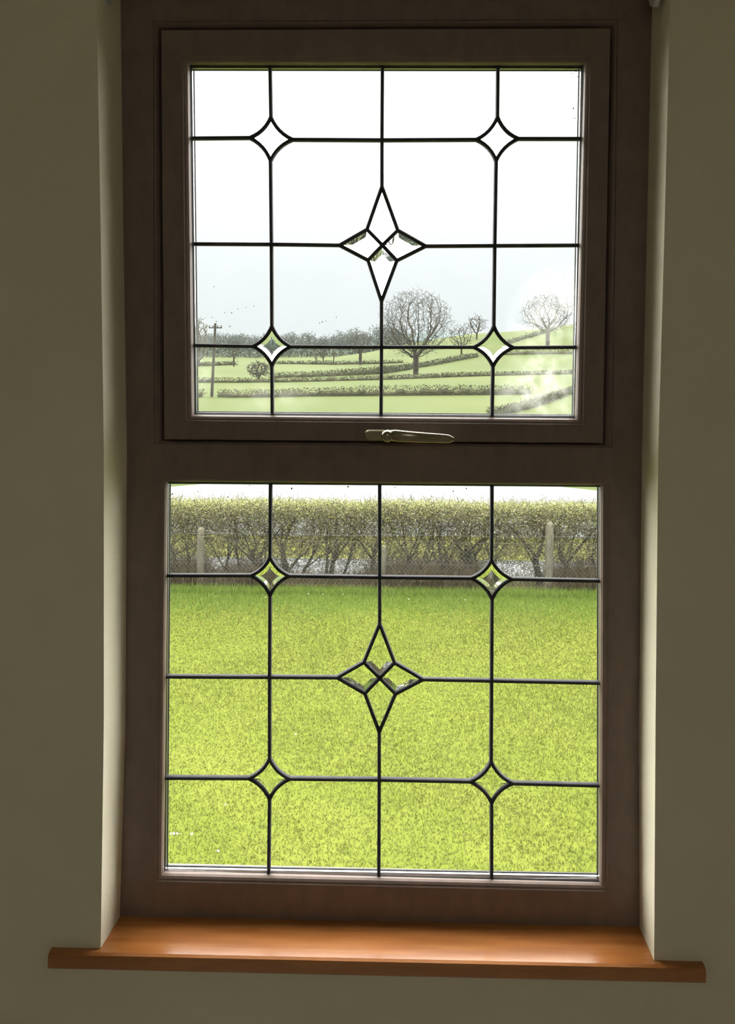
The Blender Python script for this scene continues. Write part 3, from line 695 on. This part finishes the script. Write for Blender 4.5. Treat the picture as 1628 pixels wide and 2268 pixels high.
# ------------------------------------------------------------------ bare trees by space colonisation
def colonise(seed, crown_c, crown_r, npts, step, infl, kill, trunk_h, squash=1.0, iters=160, lean=0.0, sy_=None):
    rng = np.random.default_rng(seed)
    u = rng.normal(size=(npts, 3)); u /= np.linalg.norm(u, axis=1, keepdims=True)
    rad = rng.uniform(.25, 1, npts)**.45
    A = u*rad[:, None]*np.array([crown_r[0], crown_r[1], crown_r[2]]) + np.array(crown_c)
    A = A[A[:, 2] > trunk_h*.75]
    nodes = [np.array([0., 0, 0])]; par = [-1]
    k = max(2, int(trunk_h/step))
    for i in range(k): nodes.append(np.array([lean*(i+1)/k + rng.normal(0, step*.04), rng.normal(0, step*.04), trunk_h*(i+1)/k])); par.append(i)
    N_ = np.array(nodes)
    for it in range(iters):
        if len(A) == 0: break
        d = np.linalg.norm(A[:, None] - N_[None], axis=2); j = d.argmin(1); dm = d[np.arange(len(A)), j]
        act = dm < (infl if it > 14 else 1e9)
        if not act.any(): break
        new = []; newp = []
        for nd in np.unique(j[act]):
            v = (A[act & (j == nd)] - N_[nd]); v /= np.linalg.norm(v, axis=1, keepdims=True); dr = v.mean(0) + rng.normal(0, .18, 3)
            l = np.linalg.norm(dr)
            if l < 1e-3: continue
            q_ = N_[nd] + dr/l*step
            new.append(q_); newp.append(nd)
        if not new: break
        N_ = np.concatenate([N_, np.array(new)]); par += newp
        d2 = np.linalg.norm(A[:, None] - np.array(new)[None], axis=2).min(1); A = A[d2 > kill]
        if len(N_) > 7000: break
    par = np.array(par); cnt = np.zeros(len(N_)); child = np.zeros(len(N_), int)
    for i in range(1, len(N_)): child[par[i]] += 1
    for i in range(len(N_)-1, -1, -1):
        if child[i] == 0: cnt[i] += 1
        if par[i] >= 0: cnt[par[i]] += cnt[i]
    return N_, par, cnt, child
def tree_meshes(seed, hgt, wid, npts, step, trunk_h, rtip, rtrunk, extra=3, depth=None):
    cz = trunk_h + (hgt - trunk_h)*.5
    N_, par, cnt, child = colonise(seed, (0, 0, cz), (wid/2, (depth or wid)/2, (hgt-trunk_h)/2*1.02), npts, step, step*9, step*1.25, trunk_h)
    ex = math.log(rtrunk/rtip)/math.log(max(cnt.max(), 2)); R = rtip*cnt**ex
    i = np.arange(1, len(N_)); p = par[i]
    P0, P1, r0, r1 = N_[p], N_[i], np.minimum(R[p], R[i]*1.25), R[i]
    rng = np.random.default_rng(seed+1)
    # end twigs
    tips = np.nonzero(child == 0)[0]; tips = np.repeat(tips, extra)
    dv = N_[tips] - N_[par[tips]]; dv /= np.linalg.norm(dv, axis=1, keepdims=True)
    dv = dv + rng.normal(0, .55, dv.shape); T0 = N_[tips]; T1 = T0 + dv*step*rng.uniform(.8, 1.8, (len(tips), 1))
    base = R[0]; big = r1 > base*.62; mid = (r1 > base*.2) & ~big; sm = ~big & ~mid
    out = {}
    if big.any(): out['trunk'] = prisms(P0[big], P1[big], r0[big]*1.0, r1[big], 8)
    comp = np.full(len(N_), -1)
    nc = 0
    for j_ in range(len(i)):
        if mid[j_]:
            pr = p[j_]
            if comp[pr] >= 0: comp[i[j_]] = comp[pr]
            else: comp[i[j_]] = nc; nc += 1
    out['limbs'] = [prisms(P0[comp[i] == c_], P1[comp[i] == c_], r0[comp[i] == c_], r1[comp[i] == c_], 5) for c_ in range(nc)]
    V1, F1 = prisms(P0[sm], P1[sm], r0[sm], r1[sm], 3); V2, F2 = prisms(T0, T1, np.full(len(T0), rtip*.9), np.full(len(T0), rtip*.6), 3)
    out['twigs'] = (np.concatenate([V1, V2]), np.concatenate([F1, F2 + len(V1)]))
    return out
M_tb = outdoor_mat('grey_bark', (.24, .22, .17), (.42, .38, .29), .8, .95, 6, spec=.05)
M_tt = outdoor_mat('bare_twigs', (.26, .25, .20), (.44, .41, .34), .5, .95, 4, spec=.05)
M_far = outdoor_mat('hazed_wood_bark', (.46, .52, .48), (.66, .72, .66), .2, .95, 4, spec=.0)  # paleness of distant haze put into the bark colour
def tree_parts(d):
    for k_, v_ in d.items():
        if k_ == 'limbs':
            for l_ in v_: yield 'limb', l_
        else: yield k_, v_
def place_tree(meshes, px, ybase, label, cat='tree', group=None, mats=(M_tb, M_tt), name='bare_tree', D_=None, rz=0, sc=1.0):
    g = ground_hit(px, ybase) if D_ is None else None
    if g is None: q_ = P(px, ybase, D_); g = Vector((q_.x, D_, gz(q_.x, D_)))
    root = empty(name, tuple(g), label, cat, group)
    for nm, (V, Fc) in tree_parts(meshes):
        me = mesh_np(nm, V, Fc); o = link(nm, me, mats[0] if nm != 'twigs' else mats[1], root)
        if nm == 'twigs': o['kind'] = 'stuff'
    root.rotation_euler = (0, 0, rz); root.scale = (sc,)*3
    return root
def copy_tree(o, loc, rz, sc, label, group):
    c = o.copy(); COL.objects.link(c); c.location = loc; c.rotation_euler = (0, 0, rz); c.scale = (sc,)*3; c['label'] = label; c['group'] = group
    for ch in o.children:
        d = ch.copy(); COL.objects.link(d); d.parent = c
    return c
g = ground_hit(921, 829); s = px_size(g.y)
big = tree_meshes(3, 188*s, 168*s, 3600, 4.6*s, 36*s, .27*s, 6.5*s, 3, 150*s)
place_tree(big, 921, 829, 'large bare spreading oak-like tree standing alone in the middle of the fields', rz=.4)
g = ground_hit(1213, 768); s = px_size(g.y)
place_tree(tree_meshes(11, 118*s, 120*s, 900, 5*s, 30*s, .3*s, 4.5*s, 3), 1213, 768, 'bare round tree on the right hillside seen through smeared glass')
g = ground_hit(1056, 752); s = px_size(g.y)
place_tree(tree_meshes(15, 54*s, 46*s, 260, 3.4*s, 14*s, .4*s, 1.8*s, 2), 1056, 752, 'small round bare tree on the skyline right of the big tree')
g = ground_hit(1022, 786); s = px_size(g.y)
place_tree(tree_meshes(17, 66*s, 60*s, 300, 3.6*s, 16*s, .4*s, 2*s, 2), 1022, 786, 'slight bare tree close to the right side of the big tree')
g = ground_hit(798, 808); s = px_size(g.y)
place_tree(tree_meshes(19, 70*s, 62*s, 380, 3.6*s, 26*s, .42*s, 3.6*s, 2), 798, 808, 'bare tree with a stout trunk just left of the middle lead line')
for i, (px, yb, hp, wp, lb) in enumerate(((700, 807, 36, 16, 'leftmost of the three thin saplings in the far hedge'), (716, 806, 40, 18, 'middle one of the three thin saplings in the far hedge'), (739, 806, 34, 10, 'rightmost and barest of the three thin saplings in the far hedge'))):
    g = ground_hit(px, yb); s = px_size(g.y); place_tree(tree_meshes(23+i, hp*s, wp*s, 120, 3*s, 8*s, .38*s, 1.3*s, 2), px, yb, lb)
g = ground_hit(573, 838); s = px_size(g.y)
place_tree(tree_meshes(31, 40*s, 52*s, 500, 2.6*s, 3*s, .5*s, 2*s, 3), 573, 840, 'wide brown bush on the second hedge below the left diamond', 'bush', name='bush')
g = ground_hit(518, 812); s = px_size(g.y)
place_tree(tree_meshes(33, 62*s, 26*s, 160, 3.4*s, 18*s, .42*s, 1.8*s, 2), 518, 812, 'thin pale bare tree between the telegraph pole and the left diamond')
g = ground_hit(440, 812); s = px_size(g.y)
place_tree(tree_meshes(35, 108*s, 44*s, 900, 4*s, 10*s, .6*s, 3*s, 3), 440, 812, 'tall pale greenish tree at the left edge of the upper panes', mats=(M_tb, outdoor_mat('catkin_twigs', (.40, .42, .26), (.55, .56, .36), .5, .9)))
# distant wood
protos = []
LBL = 'bare grey-green tree in the distant wood along the horizon'; GRP = 'trees of the distant wood'
for k in range(3):
    mm = tree_meshes(41+k, 14, 11, 260, .9, 3.5, .10, .5, 3)
    protos.append((mm, None))
first = []
for k in range(3):
    x_, d_ = (-95, -60, -30)[k], (500, 480, 520)[k]
    root = empty('woodland_tree', (x_, d_, gz(x_, d_)), LBL, 'tree', GRP)
    for nm, (V, Fc) in tree_parts(protos[k][0]):
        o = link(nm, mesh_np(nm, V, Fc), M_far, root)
        if nm == 'twigs': o['kind'] = 'stuff'
    first.append(root)
rr = random.Random(5)
for row, (d0, nn) in enumerate(((440, 26), (500, 30), (580, 34))):
    for i in range(nn):
        u = -.30 + .33*(i + rr.uniform(-.4, .4))/nn; d_ = d0 + rr.uniform(-20, 20); x_ = u*d_
        sc = rr.uniform(.65, 1.05)*(1 + .12*row)
        copy_tree(first[rr.randrange(3)], (x_, d_, gz(x_, d_) - .3), rr.uniform(0, 6), sc, LBL, GRP)
# undergrowth of that wood
n = 24000; u = RNG.uniform(-.34, .035, n); d_ = RNG.uniform(425, 620, n); x = u*d_
hmax = 6 + 2.5*np.sin(x*.11) + 1.5*np.sin(x*.31+1)
z = GZ + hill(x, d_) + hmax*RNG.beta(1.1, 1.5, n)*np.interp(d_, [425, 620], [.8, 1.5])
V, Fc = quads_rand(np.stack([x, d_, z], 1), RNG.uniform(.3, .9, n), RNG, .4)
part('undergrowth', V, Fc, outdoor_mat('hazed_undergrowth', (.42, .50, .40), (.70, .78, .62), rough=.95, spec=0, island=True, ramp=(0, 1)), kind='stuff', label='grey-green undergrowth beneath the distant wood', category='undergrowth')  # colour lightened to carry the haze over the wood
# low far hills closing the horizon
V = []; m_ = 160
for i in range(m_):
    u = -1.2 + 2.4*i/(m_-1); x_ = u*1500
    h = 26 + 10*math.sin(u*9+1) + 6*math.sin(u*23) + 1.8*math.sin(u*120) + 1.2*math.sin(u*211+2)
    V += [(x_, 1350, GZ-2), (x_*1.02, 1500, GZ + h*.8), (x_*1.05, 1600, GZ + h), (x_*1.2, 1900, GZ-2)]
Fc = [(4*i+k, 4*i+4+k, 4*i+5+k, 4*i+1+k) for i in range(m_-1) for k in range(3)]
part('far_hills', V, Fc, outdoor_mat('hazed_far_hills', (.55, .68, .70), (.70, .82, .82), .02, 1, 6, spec=0), kind='structure')  # atmospheric haze painted into the hills' base colour

# ------------------------------------------------------------------ telegraph pole
a, b_ = ground_hit(469, 879), None
top = P(477, 716, a.y); root = empty('telegraph_pole', tuple(a), 'slightly leaning wooden telegraph pole at the left of the fields', 'pole')
V, Fc = prisms([tuple(a)], [tuple(top)], [.16], [.11], 8); part('pole', V, Fc, M_tb, root)
q = MB(); s = px_size(a.y); q.box((top.x-15*s, a.y-.06, top.z-.5), (top.x+15*s, a.y+.06, top.z-.38)); part('crossarm', q.v, q.f, M_tb, root)
for dx in (-13, -5, 5, 13):
    rows = [[(top.x+dx*s + r_*math.cos(t_), a.y + r_*math.sin(t_), top.z + z) for t_ in [2*math.pi*i/8 for i in range(8)]] for r_, z in ((.02, -.38), (.06, -.3), (.045, -.22), (.02, -.18))]
    V, Fc = loft(rows, cap1=True); part('insulator', V, Fc, M_tb, root)
